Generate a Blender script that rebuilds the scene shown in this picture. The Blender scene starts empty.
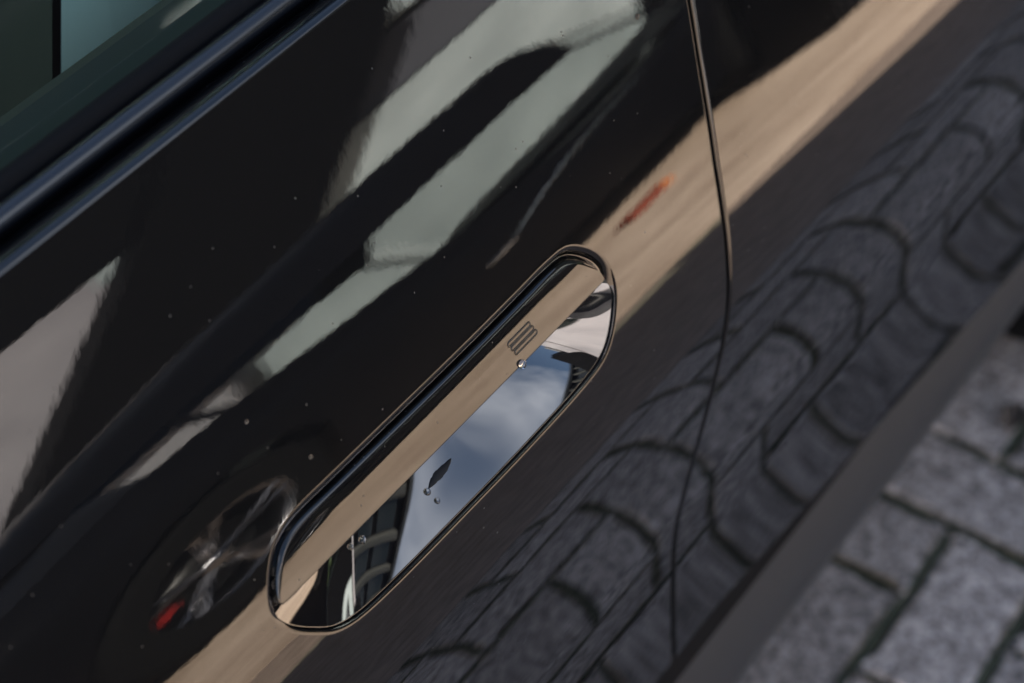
import bpy, math, random
import numpy as np
from mathutils import Matrix, Vector, noise as mnoise

random.seed(7)
RNG = np.random.default_rng(7)
scene = bpy.context.scene
COL = scene.collection

# ------------------------------------------------------------------ camera
cam_data = bpy.data.cameras.new('camera')
cam = bpy.data.objects.new('camera', cam_data)
COL.objects.link(cam)
CR = Vector((0.559048, -0.828304, 0.037130))
CU = Vector((0.565609, 0.413725, 0.713385))
CF = Vector((0.606261, 0.377816, -0.699788))
CLOC = Vector((-0.5829, -0.3906, 1.612))
m = Matrix((CR, CU, -CF)).transposed().to_4x4()
m.translation = CLOC
cam.matrix_world = m
cam_data.lens = 80
cam_data.sensor_width = 36
cam_data.clip_start = 0.05
cam_data.clip_end = 2000
cam_data.dof.use_dof = True
cam_data.dof.focus_distance = 1.03
cam_data.dof.aperture_fstop = 7.2
scene.camera = cam

# ------------------------------------------------------------------ sky, sun, exposure
SUN_EL, SUN_AZ = math.radians(35), math.radians(-25)      # azimuth from +Y towards +X
world = bpy.data.worlds.new('World')
scene.world = world
world.use_nodes = True
nt = world.node_tree
nt.nodes.clear()
out = nt.nodes.new('ShaderNodeOutputWorld')
bg = nt.nodes.new('ShaderNodeBackground')
sky = nt.nodes.new('ShaderNodeTexSky')
sky.sky_type = 'NISHITA'
sky.sun_disc = False
sky.sun_elevation = SUN_EL
sky.sun_rotation = SUN_AZ
sky.air_density = 1.0
sky.dust_density = 2.2
sky.ozone_density = 1.2
tc = nt.nodes.new('ShaderNodeTexCoord')
mp = nt.nodes.new('ShaderNodeMapping')
mp.inputs['Location'].default_value = (4.4, 6.6, 8.8)
mp.inputs['Scale'].default_value = (1.0, 1.0, 1.7)
nz = nt.nodes.new('ShaderNodeTexNoise')
nz.inputs['Scale'].default_value = 1.25
nz.inputs['Detail'].default_value = 5
nz.inputs['Roughness'].default_value = 0.5
rp = nt.nodes.new('ShaderNodeValToRGB')
rp.color_ramp.elements[0].position = 0.55
rp.color_ramp.elements[0].color = (0, 0, 0, 1)
rp.color_ramp.elements[1].position = 0.83
rp.color_ramp.elements[1].color = (1, 1, 1, 1)
mx = nt.nodes.new('ShaderNodeMix')
mx.data_type = 'RGBA'
mx.inputs['B'].default_value = (13.0, 13.2, 13.8, 1)
nt.links.new(tc.outputs['Generated'], mp.inputs['Vector'])
nt.links.new(mp.outputs['Vector'], nz.inputs['Vector'])
nt.links.new(nz.outputs['Fac'], rp.inputs['Fac'])
nt.links.new(rp.outputs['Color'], mx.inputs['Factor'])
nt.links.new(sky.outputs['Color'], mx.inputs['A'])
nt.links.new(mx.outputs['Result'], bg.inputs['Color'])
bg.inputs['Strength'].default_value = 0.06
nt.links.new(bg.outputs['Background'], out.inputs['Surface'])

sd = bpy.data.lights.new('sun', 'SUN')
sd.energy = 4.8
sd.angle = math.radians(0.5)
sd.color = (1.0, 0.92, 0.80)
sun = bpy.data.objects.new('sun', sd)
COL.objects.link(sun)
sv = Vector((math.sin(SUN_AZ) * math.cos(SUN_EL), math.cos(SUN_AZ) * math.cos(SUN_EL), math.sin(SUN_EL)))
sun.rotation_euler = sv.to_track_quat('Z', 'Y').to_euler()
sun.location = (0, 8, 10)

scene.view_settings.view_transform = 'Standard'
scene.view_settings.look = 'None'
scene.view_settings.gamma = 1.0
scene.view_settings.exposure = 2.88
scene.view_settings.use_curve_mapping = False
scene.cycles.max_bounces = 10
scene.cycles.caustics_reflective = False
scene.cycles.caustics_refractive = False

# ------------------------------------------------------------------ materials
def mat(name, color, rough=0.5, metal=0.0, ior=1.5, **kw):
    ma = bpy.data.materials.new(name)
    ma.use_nodes = True
    b = ma.node_tree.nodes['Principled BSDF']
    b.inputs['Base Color'].default_value = (*color, 1)
    b.inputs['Roughness'].default_value = rough
    b.inputs['Metallic'].default_value = metal
    b.inputs['IOR'].default_value = ior
    for k, v in kw.items():
        b.inputs[k].default_value = v
    return ma


def nodes(ma):
    return ma.node_tree.nodes, ma.node_tree.links, ma.node_tree.nodes['Principled BSDF']


def add_bump(ma, scale, dist, detail=2.0, rough=0.5, stretch=None):
    n, l, b = nodes(ma)
    t = n.new('ShaderNodeTexCoord')
    z = n.new('ShaderNodeTexNoise')
    z.inputs['Scale'].default_value = scale
    z.inputs['Detail'].default_value = detail
    z.inputs['Roughness'].default_value = rough
    src = t.outputs['Object']
    if stretch:
        mpn = n.new('ShaderNodeMapping')
        mpn.inputs['Scale'].default_value = stretch
        l.new(src, mpn.inputs['Vector'])
        src = mpn.outputs['Vector']
    l.new(src, z.inputs['Vector'])
    bu = n.new('ShaderNodeBump')
    bu.inputs['Strength'].default_value = 1.0
    bu.inputs['Distance'].default_value = dist
    l.new(z.outputs['Fac'], bu.inputs['Height'])
    l.new(bu.outputs['Normal'], b.inputs['Normal'])
    return z


def add_colour_noise(ma, c0, c1, scale, detail=6, p0=0.35, p1=0.65, rough=0.6):
    n, l, b = nodes(ma)
    t = n.new('ShaderNodeTexCoord')
    z = n.new('ShaderNodeTexNoise')
    z.inputs['Scale'].default_value = scale
    z.inputs['Detail'].default_value = detail
    z.inputs['Roughness'].default_value = rough
    l.new(t.outputs['Object'], z.inputs['Vector'])
    r = n.new('ShaderNodeValToRGB')
    r.color_ramp.elements[0].position = p0
    r.color_ramp.elements[0].color = (*c0, 1)
    r.color_ramp.elements[1].position = p1
    r.color_ramp.elements[1].color = (*c1, 1)
    l.new(z.outputs['Fac'], r.inputs['Fac'])
    l.new(r.outputs['Color'], b.inputs['Base Color'])
    return r


M = {}
def paint_material():
    ma = mat('black_car_paint', (0.0036, 0.0038, 0.0041), 0.012, ior=1.52)
    add_bump(ma, 170, 0.0000105, 2.5)
    n, l, b = nodes(ma)
    t = n.new('ShaderNodeTexCoord')
    acc = None
    for sc_, d_, thr in ((330, .15, .975), (120, .045, .985)):
        v = n.new('ShaderNodeTexVoronoi'); v.inputs['Scale'].default_value = sc_
        l.new(t.outputs['Object'], v.inputs['Vector'])
        a = n.new('ShaderNodeMath'); a.operation = 'LESS_THAN'; a.inputs[1].default_value = d_
        g = n.new('ShaderNodeMath'); g.operation = 'GREATER_THAN'; g.inputs[1].default_value = thr
        sp = n.new('ShaderNodeSeparateColor')
        l.new(v.outputs['Color'], sp.inputs[0])
        l.new(v.outputs['Distance'], a.inputs[0]); l.new(sp.outputs[0], g.inputs[0])
        mu = n.new('ShaderNodeMath'); mu.operation = 'MULTIPLY'
        l.new(a.outputs[0], mu.inputs[0]); l.new(g.outputs[0], mu.inputs[1])
        if acc is None:
            acc = mu
        else:
            ad = n.new('ShaderNodeMath'); ad.operation = 'MAXIMUM'
            l.new(acc.outputs[0], ad.inputs[0]); l.new(mu.outputs[0], ad.inputs[1]); acc = ad
    mxd = n.new('ShaderNodeMix'); mxd.data_type = 'RGBA'
    mxd.inputs['A'].default_value = (0.0036, 0.0038, 0.0041, 1)
    mxd.inputs['B'].default_value = (0.028, 0.028, 0.027, 1)
    l.new(acc.outputs[0], mxd.inputs['Factor'])
    l.new(mxd.outputs['Result'], b.inputs['Base Color'])
    mr = n.new('ShaderNodeMapRange')
    mr.inputs['To Min'].default_value = 0.014
    mr.inputs['To Max'].default_value = 0.5
    l.new(acc.outputs[0], mr.inputs['Value'])
    l.new(mr.outputs['Result'], b.inputs['Roughness'])
    return ma


M['paint'] = paint_material()
M['pocket'] = mat('black_lacquer', (0.003, 0.0032, 0.004), 0.01, ior=2.0)
add_bump(M['pocket'], 140, 0.000002, 2)
M['gloss_trim'] = mat('gloss_black_trim', (0.004, 0.004, 0.005), 0.24, ior=1.6)
M['rubber'] = mat('rubber_seal', (0.004, 0.004, 0.0045), 0.85, ior=1.25)
M['cladding'] = mat('grey_plastic_cladding', (0.025, 0.027, 0.030), 0.45, ior=1.4)
add_bump(M['cladding'], 900, 0.00006, 3)
M['dark'] = mat('dark_underbody', (0.004, 0.004, 0.004), 0.8)
M['engraving'] = mat('engraved_mark', (0.006, 0.006, 0.006), 0.35)
M['seat'] = mat('pale_leather', (0.85, 0.85, 0.80), 0.5)
M['interior'] = mat('dark_interior', (0.022, 0.026, 0.026), 0.7)
M['tyre'] = mat('tyre_rubber', (0.004, 0.004, 0.004), 0.85, ior=1.2)
M['alloy'] = mat('silver_alloy', (0.30, 0.30, 0.32), 0.25, metal=1.0)
M['disc'] = mat('brake_steel', (0.06, 0.06, 0.06), 0.45, metal=1.0)
M['caliper'] = mat('red_caliper', (0.24, 0.008, 0.008), 0.4)
M['coupe'] = mat('black_coupe_paint', (0.0035, 0.0035, 0.0045), 0.30, ior=1.22)
M['chrome'] = mat('chrome', (0.75, 0.77, 0.8), 0.08, metal=1.0)
M['highlight_metal'] = mat('bluish_highlight_steel', (0.55, 0.62, 0.66), 0.35, metal=1.0)  # stands in for a bluish highlight on the coupe's flank
M['lamp_lens'] = mat('lamp_lens', (0.75, 0.78, 0.8), 0.08)
M['tail_lens'] = mat('tail_lens', (0.35, 0.008, 0.008), 0.1)
M['orange'] = mat('orange_plastic', (0.20, 0.05, 0.028), 0.6)
M['orange_band'] = mat('reflective_band', (0.50, 0.17, 0.05), 0.6)
M['leaf'] = mat('dry_leaf', (0.075, 0.055, 0.042), 0.75)
M['bark'] = mat('bark', (0.07, 0.05, 0.035), 0.85)
M['foliage'] = mat('foliage', (0.06, 0.10, 0.03), 0.6)
M['window_dark'] = mat('dark_window_glass', (0.010, 0.013, 0.013), 0.05)
M['window_slate'] = mat('slate_blue_glass', (0.10, 0.105, 0.125), 0.12)
M['pier'] = mat('grey_pier_render', (0.035, 0.038, 0.037), 0.8)
M['frame'] = mat('anthracite_frame', (0.03, 0.032, 0.033), 0.4)
M['cladding_dark'] = mat('near_black_metal_cladding', (0.0025, 0.0025, 0.003), 0.6, ior=1.2)
M['shaded_tan'] = mat('tan_ground_in_shade', (0.09, 0.08, 0.075), 0.9)  # tan ground with the car's shade put into its colour
add_colour_noise(M['shaded_tan'], (0.20, 0.150, 0.118), (0.33, 0.25, 0.20), 30, 8)
add_bump(M['shaded_tan'], 250, 0.003, 5)
M['roofing'] = mat('grey_roofing', (0.18, 0.18, 0.19), 0.7)

M['wall'] = mat('grey_green_render', (0.5, 0.54, 0.51), 0.8)
add_colour_noise(M['wall'], (0.31, 0.37, 0.39), (0.47, 0.55, 0.575), 0.9, 7)
M['wall_white'] = mat('lilac_white_render', (0.5, 0.49, 0.52), 0.8)
add_colour_noise(M['wall_white'], (0.27, 0.265, 0.295), (0.42, 0.41, 0.445), 0.6, 5)

M['sand'] = mat('tan_compacted_gravel', (0.5, 0.38, 0.27), 0.9)
add_colour_noise(M['sand'], (0.36, 0.26, 0.185), (0.68, 0.535, 0.415), 2.6, 9, 0.30, 0.66, 0.72)
add_bump(M['sand'], 60, 0.006, 6, 0.7)
M['earth'] = mat('ground_earth', (0.30, 0.25, 0.19), 0.95)
add_colour_noise(M['earth'], (0.22, 0.19, 0.14), (0.36, 0.30, 0.23), 0.3, 8)

# mossy joint filling
M['joint'] = mat('mossy_joint', (0.03, 0.03, 0.02), 0.95)
add_colour_noise(M['joint'], (0.030, 0.032, 0.018), (0.075, 0.078, 0.045), 18, 6)
add_bump(M['joint'], 300, 0.002, 4)


def paver_material():
    ma = mat('grey_concrete_paver', (0.16, 0.16, 0.17), 0.85)
    n, l, b = nodes(ma)
    geo = n.new('ShaderNodeNewGeometry')
    oi = n.new('ShaderNodeObjectInfo')
    def nz_(scale, detail, rough):
        z = n.new('ShaderNodeTexNoise')
        z.inputs['Scale'].default_value = scale
        z.inputs['Detail'].default_value = detail
        z.inputs['Roughness'].default_value = rough
        l.new(geo.outputs['Position'], z.inputs['Vector'])
        return z
    big = nz_(60, 5, 0.6)
    fine = nz_(120, 4, 0.75)
    vor = n.new('ShaderNodeTexVoronoi')
    vor.inputs['Scale'].default_value = 95
    l.new(geo.outputs['Position'], vor.inputs['Vector'])
    r1 = n.new('ShaderNodeValToRGB')
    e = r1.color_ramp.elements
    e[0].position, e[0].color = 0.41, (0.108, 0.089, 0.077, 1)
    e[1].position, e[1].color = 0.61, (0.50, 0.42, 0.37, 1)
    mxa = n.new('ShaderNodeMath'); mxa.operation = 'ADD'
    mxb = n.new('ShaderNodeMath'); mxb.operation = 'MULTIPLY'; mxb.inputs[1].default_value = 0.45
    mxc = n.new('ShaderNodeMath'); mxc.operation = 'MULTIPLY'; mxc.inputs[1].default_value = 0.55
    l.new(big.outputs['Fac'], mxb.inputs[0])
    l.new(fine.outputs['Fac'], mxc.inputs[0])
    l.new(mxb.outputs[0], mxa.inputs[0])
    l.new(mxc.outputs[0], mxa.inputs[1])
    l.new(mxa.outputs[0], r1.inputs['Fac'])
    # pale aggregate grains
    r2 = n.new('ShaderNodeValToRGB')
    r2.color_ramp.elements[0].position = 0.10
    r2.color_ramp.elements[0].color = (1, 1, 1, 1)
    r2.color_ramp.elements[1].position = 0.32
    r2.color_ramp.elements[1].color = (0, 0, 0, 1)
    l.new(vor.outputs['Distance'], r2.inputs['Fac'])
    mg = n.new('ShaderNodeMix'); mg.data_type = 'RGBA'
    mg.inputs['B'].default_value = (0.58, 0.50, 0.45, 1)
    mm = n.new('ShaderNodeMath'); mm.operation = 'MULTIPLY'
    l.new(r2.outputs['Color'], mm.inputs[0])
    gate = n.new('ShaderNodeMath'); gate.operation = 'GREATER_THAN'; gate.inputs[1].default_value = 0.55
    l.new(vor.outputs['Color'], gate.inputs[0])
    l.new(gate.outputs[0], mm.inputs[1])
    l.new(mm.outputs[0], mg.inputs['Factor'])
    l.new(r1.outputs['Color'], mg.inputs['A'])
    # piece-to-piece tone
    tone = n.new('ShaderNodeMapRange')
    tone.inputs['To Min'].default_value = 0.72
    tone.inputs['To Max'].default_value = 1.2
    l.new(oi.outputs['Random'], tone.inputs['Value'])
    hs = n.new('ShaderNodeHueSaturation')
    l.new(tone.outputs['Result'], hs.inputs['Value'])
    l.new(mg.outputs['Result'], hs.inputs['Color'])
    l.new(hs.outputs['Color'], b.inputs['Base Color'])
    bu = n.new('ShaderNodeBump'); bu.inputs['Strength'].default_value = 0.9
    bu.inputs['Distance'].default_value = 0.0016
    l.new(mxa.outputs[0], bu.inputs['Height'])
    l.new(bu.outputs['Normal'], b.inputs['Normal'])
    return ma


M['paver'] = paver_material()


def thin_glass(name, tint, ior=1.5):
    ma = bpy.data.materials.new(name)
    ma.use_nodes = True
    n, l = ma.node_tree.nodes, ma.node_tree.links
    n.clear()
    o = n.new('ShaderNodeOutputMaterial')
    t = n.new('ShaderNodeBsdfTransparent'); t.inputs['Color'].default_value = (*tint, 1)
    g = n.new('ShaderNodeBsdfGlossy'); g.inputs['Roughness'].default_value = 0.02
    # Schlick reflectance that is the same from either side of the thin pane
    ge = n.new('ShaderNodeNewGeometry')
    dt = n.new('ShaderNodeVectorMath'); dt.operation = 'DOT_PRODUCT'
    l.new(ge.outputs['Normal'], dt.inputs[0]); l.new(ge.outputs['Incoming'], dt.inputs[1])
    ab = n.new('ShaderNodeMath'); ab.operation = 'ABSOLUTE'; l.new(dt.outputs['Value'], ab.inputs[0])
    om = n.new('ShaderNodeMath'); om.operation = 'SUBTRACT'; om.inputs[0].default_value = 1.0; l.new(ab.outputs[0], om.inputs[1])
    pw = n.new('ShaderNodeMath'); pw.operation = 'POWER'; pw.inputs[1].default_value = 5.0; l.new(om.outputs[0], pw.inputs[0])
    f = n.new('ShaderNodeMath'); f.operation = 'MULTIPLY_ADD'; f.inputs[1].default_value = 0.95; f.inputs[2].default_value = 0.05
    l.new(pw.outputs[0], f.inputs[0])
    mxs = n.new('ShaderNodeMixShader')
    l.new(f.outputs[0], mxs.inputs[0]); l.new(t.outputs[0], mxs.inputs[1]); l.new(g.outputs[0], mxs.inputs[2])
    l.new(mxs.outputs[0], o.inputs['Surface'])
    return ma


M['glass'] = thin_glass('green_tinted_glass', (0.74, 0.88, 0.79))
M['glass_clear'] = thin_glass('lightly_tinted_glass', (0.86, 0.88, 0.88))


def water_material():
    ma = mat('water', (1, 1, 1), 0.0, ior=1.33)
    ma.node_tree.nodes['Principled BSDF'].inputs['Transmission Weight'].default_value = 1.0
    return ma


M['water'] = water_material()

# ------------------------------------------------------------------ object helpers
def empty(name, loc, label=None, cat=None, group=None):
    o = bpy.data.objects.new(name, None)
    o.location = loc
    o.empty_display_size = 0.1
    COL.objects.link(o)
    tag(o, label, cat, group)
    return o


def tag(o, label=None, cat=None, group=None, kind=None):
    for k, v in (('label', label), ('category', cat), ('group', group), ('kind', kind)):
        if v:
            o[k] = v
    return o


def world_of(o):
    mtx = Matrix.LocRotScale(o.location, o.rotation_euler, o.scale)
    return (world_of(o.parent) @ o.matrix_parent_inverse @ mtx) if o.parent else mtx


def set_parent(o, p):
    o.parent = p
    o.matrix_parent_inverse = world_of(p).inverted()


def mesh_obj(name, verts, faces, material, parent=None, smooth=False, normals=None):
    me = bpy.data.meshes.new(name)
    me.from_pydata([tuple(map(float, v)) for v in verts], [], [tuple(map(int, f)) for f in faces])
    me.update()
    if smooth or normals is not None:
        me.polygons.foreach_set('use_smooth', [True] * len(me.polygons))
    if normals is not None:
        me.normals_split_custom_set_from_vertices([tuple(map(float, v)) for v in normals])
    me.materials.append(M[material])
    o = bpy.data.objects.new(name, me)
    COL.objects.link(o)
    if parent is not None:
        set_parent(o, parent)
    return o


def grid_faces(R_, C_, closed=False, flip=False):
    f = []
    for i in range(R_ - 1):
        for j in range(C_ if closed else C_ - 1):
            k = (j + 1) % C_
            q = (i * C_ + j, i * C_ + k, (i + 1) * C_ + k, (i + 1) * C_ + j)
            f.append(q[::-1] if flip else q)
    return f


def grid_obj(name, P, material, parent, closed=False, flip=False, normals=None, smooth=True):
    P = np.asarray(P, float)
    r, c = P.shape[:2]
    nn = None if normals is None else np.asarray(normals).reshape(-1, 3)
    return mesh_obj(name, P.reshape(-1, 3), grid_faces(r, c, closed, flip), material, parent, smooth, nn)


def fd_normals(P, closed, ref):
    """normals of a structured grid by central differences, turned to the side of ref"""
    if closed:
        du = np.roll(P, -1, 1) - np.roll(P, 1, 1)
    else:
        du = np.gradient(P, axis=1)
    dv = np.gradient(P, axis=0)
    n = np.cross(du, dv)
    n /= np.linalg.norm(n, axis=-1, keepdims=True) + 1e-12
    return n


def box_mesh(bv, x0, x1, y0, y1, z0, z1):
    """append a box to (verts, faces)"""
    v, f = bv
    b = len(v)
    v += [(x0, y0, z0), (x1, y0, z0), (x1, y1, z0), (x0, y1, z0), (x0, y0, z1), (x1, y0, z1), (x1, y1, z1), (x0, y1, z1)]
    f += [(b, b + 3, b + 2, b + 1), (b + 4, b + 5, b + 6, b + 7), (b, b + 1, b + 5, b + 4), (b + 1, b + 2, b + 6, b + 5),
          (b + 2, b + 3, b + 7, b + 6), (b + 3, b, b + 4, b + 7)]
    return bv


def box(name, x0, x1, y0, y1, z0, z1, material, parent=None, bevel=0.0):
    v, f = box_mesh(([], []), x0, x1, y0, y1, z0, z1)
    o = mesh_obj(name, v, f, material, parent)
    if bevel:
        b = o.modifiers.new('bevel', 'BEVEL')
        b.width = bevel
        b.segments = 2
    return o


def extrude_profile(name, prof, xs, material, parent, closed=False, smooth=True):
    """prof: list of (y, z); swept along X"""
    prof = np.asarray(prof, float)
    P = np.zeros((len(xs), len(prof), 3))
    for i, x in enumerate(xs):
        P[i, :, 0] = x
        P[i, :, 1:] = prof
    return grid_obj(name, P, material, parent, closed=closed, smooth=smooth)


def lathe(name, prof, axis_origin, material, parent, n=48, smooth=True):
    """prof: list of (radius, y offset); turned about an axis along Y"""
    P = np.zeros((len(prof), n, 3))
    for i, (r, y) in enumerate(prof):
        for j in range(n):
            a = 2 * math.pi * j / n
            P[i, j] = (axis_origin[0] + r * math.cos(a), axis_origin[1] + y, axis_origin[2] + r * math.sin(a))
    return grid_obj(name, P, material, parent, closed=True, smooth=smooth)


# ------------------------------------------------------------------ the ground
def sheet(name, x0, x1, y0, y1, z, material, kind='structure'):
    o = mesh_obj(name, [(x0, y0, z), (x1, y0, z), (x1, y1, z), (x0, y1, z)], [(0, 1, 2, 3)], material)
    tag(o, kind=kind)
    return o


PAVE_EDGE = -0.5007
sheet('ground', -400, 400, -400, 400, -0.08, 'earth')
edge = [(-30, -2.1), (.4, -2.02), (1.3, -1.62), (1.9, -1.50), (2.3, -1.46), (3.0, -1.40), (45, -1.4)]
def slab(name, poly, z0, z1, material):
    n_ = len(poly)
    v = [(x, y, z0) for x, y in poly] + [(x, y, z1) for x, y in poly]
    f = [tuple(range(n_ - 1, -1, -1)), tuple(range(n_, 2 * n_))] + [(i, (i + 1) % n_, (i + 1) % n_ + n_, i + n_) for i in range(n_)]
    return tag(mesh_obj(name, v, f, material), kind='structure')
slab('yard', [(-30, -9.0), (45, -9.0)] + [(x, y - .001) for x, y in edge[::-1]], -.09, -.003, 'sand')
slab('shaded_yard', edge + [(45, PAVE_EDGE), (-30, PAVE_EDGE)], -.09, -.005, 'shaded_tan')  # strip of yard coloured darker to deepen the car's shadow
pavement = tag(box('pavement', -6, 9, PAVE_EDGE + 0.001, 8, -0.09, -0.0038, 'joint'), kind='structure')

PX0, PY0, PT = 0.651, -0.097, 0.1007   # phase and pitch of the herringbone


def paver_mesh(name, lx, ly, seed):
    r = random.Random(seed)
    b, g = 0.0011, 0.0015
    hx, hy = lx / 2 - g, ly / 2 - g
    def loop(ix, iy, z, jit, cut):
        pts = []
        for sx, sy in ((-1, -1), (1, -1), (1, 1), (-1, 1)):
            cx, cy = sx * (hx - ix), sy * (hy - iy)
            a = (cx - sx * cut, cy) if sx * sy > 0 else (cx, cy - sy * cut)
            c = (cx, cy - sy * cut) if sx * sy > 0 else (cx - sx * cut, cy)
            for p in (a, c):
                pts.append((p[0] + r.uniform(-jit, jit), p[1] + r.uniform(-jit, jit), z + r.uniform(-jit, jit) * 0.4))
        return pts
    L = [loop(0, 0, -0.05, 0, 0.004), loop(0, 0, -0.002, 0.0007, 0.004), loop(b * 0.45, b * 0.45, -0.0008, 0.0007, 0.007), loop(b * 1.3, b * 1.3, 0.0, 0.0009, 0.009)]
    v = [p for l_ in L for p in l_]
    f = grid_faces(4, 8, closed=True)
    f.append(tuple(range(24, 32)))
    me = bpy.data.meshes.new(name)
    me.from_pydata(v, [], f)
    me.update()
    me.polygons.foreach_set('use_smooth', [True] * 24 + [False])
    me.materials.append(M['paver'])
    return me


PM = {('h', k): paver_mesh('paver', 2 * PT, PT, k) for k in range(6)}
PM.update({('q', k): paver_mesh('paver', PT, PT, 20 + k) for k in range(6)})
PM.update({('v', k): paver_mesh('paver', PT, 2 * PT, 10 + k) for k in range(6)})
pv_inv = Matrix.Identity(4)
sv_, sf_ = [], []
cand = []
for ix in range(-30, 60):
    for iy in range(-14, 12):
        k = (ix + iy) % 4
        if k == 0:
            cand.append(('h', PX0 + (ix + 1) * PT, PY0 + (iy + 0.5) * PT))
        elif k == 2:
            cand.append(('v', PX0 + (ix + 0.5) * PT, PY0 + (iy + 1) * PT))
near = lambda c: -0.4 < c[1] < 3.6 and c[2] < 0.26
for c in cand:
    if c[2] < PAVE_EDGE - 0.002:
        continue
    if c[0] == 'v' and c[2] < PAVE_EDGE + 0.02:      # a cut half paver along the edge
        c = ('q', c[1], c[2] + PT / 2)
    me = PM[(c[0], random.randrange(6))]
    tilt = (random.gauss(0, 0.003), random.gauss(0, 0.003), random.gauss(0, 0.007) + (math.pi if random.random() < 0.5 else 0))
    loc = (c[1] + random.gauss(0, 0.0006), c[2] + random.gauss(0, 0.0006), random.gauss(-0.0004, 0.0005))
    if near(c):
        o = bpy.data.objects.new('paver', me)
        o.location, o.rotation_euler = loc, tilt
        COL.objects.link(o)
        o.parent = pavement
    else:
        mt = Matrix.LocRotScale(Vector(loc), Matrix.Rotation(tilt[2], 3, 'Z').to_quaternion(), None)
        b0 = len(sv_)
        sv_ += [tuple(mt @ v.co) for v in me.vertices]
        sf_ += [tuple(b0 + i for i in p.vertices) for p in me.polygons]
far = mesh_obj('paver_field', sv_, sf_, 'paver', pavement)
far['kind'] = 'stuff'

# ------------------------------------------------------------------ the black car: body side surface
ZK = np.array([.20, .36, .48, .55, .58, .61, .66, .70, .75, .78, .81, .84, .87, .90, .95, 1.00, 1.03, 1.06])
PK = np.array([2, 6, 7.5, 4.8, 0.8, -4.0, -5.7, -5.0, -2.8, 2, 11, 17, 21, 23.5, 28.5, 33, 36, 38.])
ZZ = np.linspace(.2, 1.08, 1761)
_ph = np.interp(ZZ, ZK, PK)
_k = np.hanning(41); _k /= _k.sum()
_ph = np.convolve(np.pad(_ph, 20, mode='edge'), _k, 'valid')
YY = np.concatenate([[0], np.cumsum(np.tan(np.radians((_ph[1:] + _ph[:-1]) / 2)) * np.diff(ZZ))])
YY -= np.interp(.87, ZZ, YY)


def sm(a, b, x):
    t = np.clip((x - a) / (b - a), 0, 1)
    return t * t * (3 - 2 * t)


def side(X, z):
    X = np.asarray(X, float); z = np.asarray(z, float)
    zs = z + .052 * np.log1p(np.exp(np.clip((X - .12) / .06, -40, 40))) * .06 * sm(.55, .78, z) * (1 - sm(.9, 1.02, z)) * (1 - sm(.8, 1.6, X))
    taper = .22 * np.clip((-1.05 - X) / 1.6, 0, 2) ** 2 + .20 * np.clip((X - .95) / 1.35, 0, 2) ** 2
    return np.interp(zs, ZZ, YY) + taper


def side_n(X, z, e=1e-3):
    dx = (side(X + e, z) - side(X - e, z)) / (2 * e)
    dz = (side(X, z + e) - side(X, z - e)) / (2 * e)
    n = np.stack([dx, -np.ones_like(dx), dz], -1)
    return n / np.linalg.norm(n, axis=-1, keepdims=True)


def S(X, z):
    X, z = np.broadcast_arrays(np.asarray(X, float), np.asarray(z, float))
    return np.stack([X, side(X, z), z], -1)


BELT = 1.036
SZ = np.array([.40, .4888, .526, .563, .60, .6638, .7038, .7358, .7663, .7925, .8182, .846, .8655, .8965, .92, .9422, .98, 1.04])
SX = np.array([.2262, .2262, .2262, .2254, .2235, .2227, .2229, .2238, .2250, .2268, .2285, .2310, .2333, .2398, .2455, .2518, .264, .288])
seam = lambda z: np.interp(z, SZ, SX)
zbot = lambda X: .476 - .10 * np.clip(np.asarray(X, float) - .28, 0, 1)

car = empty('black_sedan', (-0.2, 0.93, 0.0), 'glossy black sedan filling the frame, flush handle on its front door', 'car')

# --- handle opening outline (X, z), anticlockwise seen from outside
OUT = np.array([(-.1335, .8715), (-.1318, .8635), (-.1262, .8552), (-.1150, .8447), (-.1038, .8365), (-.088, .8315), (-.060, .829), (-.010, .8275), (.042, .8265), (.093, .8275),
                (.115, .8325), (.129, .8490), (.1330, .864), (.127, .880), (.109, .8950), (.091, .898), (.064, .898), (.022, .898),
                (-.026, .8985), (-.072, .8990), (-.0965, .8993), (-.1086, .8980), (-.1179, .8945), (-.1240, .8893), (-.1301, .8808)])


def cr_closed(P, n):
    """periodic Catmull-Rom, resampled to n points of equal arc length, lightly smoothed"""
    pts = []
    m_ = len(P)
    for i in range(m_):
        p0, p1, p2, p3 = P[i - 1], P[i], P[(i + 1) % m_], P[(i + 2) % m_]
        for t in np.linspace(0, 1, 40, endpoint=False):
            pts.append(.5 * ((2 * p1) + (p2 - p0) * t + (2 * p0 - 5 * p1 + 4 * p2 - p3) * t * t + (3 * p1 - p0 - 3 * p2 + p3) * t ** 3))
    pts = np.array(pts)
    return resample(pts, n)


def resample(pts, n):
    d = np.linalg.norm(np.roll(pts, -1, 0) - pts, axis=1)
    s = np.concatenate([[0], np.cumsum(d)])
    q = np.vstack([pts, pts[:1]])
    u = np.linspace(0, s[-1], n, endpoint=False)
    return np.stack([np.interp(u, s, q[:, 0]), np.interp(u, s, q[:, 1])], -1)


def smooth_loop(P, sig):
    n = len(P)
    w = np.exp(-.5 * (np.arange(-3 * sig, 3 * sig + 1) / sig) ** 2); w /= w.sum()
    Q = np.zeros_like(P)
    for k, wk in zip(range(-3 * sig, 3 * sig + 1), w):
        Q += wk * np.roll(P, k, 0)
    return Q


HOLE = smooth_loop(cr_closed(OUT, 1440), 8)
HC = np.array([0.0, .864])


def loop_in(P):
    """unit inward normals of an anticlockwise (X,z) loop"""
    t = np.roll(P, -1, 0) - np.roll(P, 1, 0)
    t /= np.linalg.norm(t, axis=1, keepdims=True)
    return np.stack([-t[:, 1], t[:, 0]], -1)


def ang(P, sx=1.0):
    return np.arctan2((P[:, 1] - HC[1]), (P[:, 0] - HC[0]) * sx)


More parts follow.
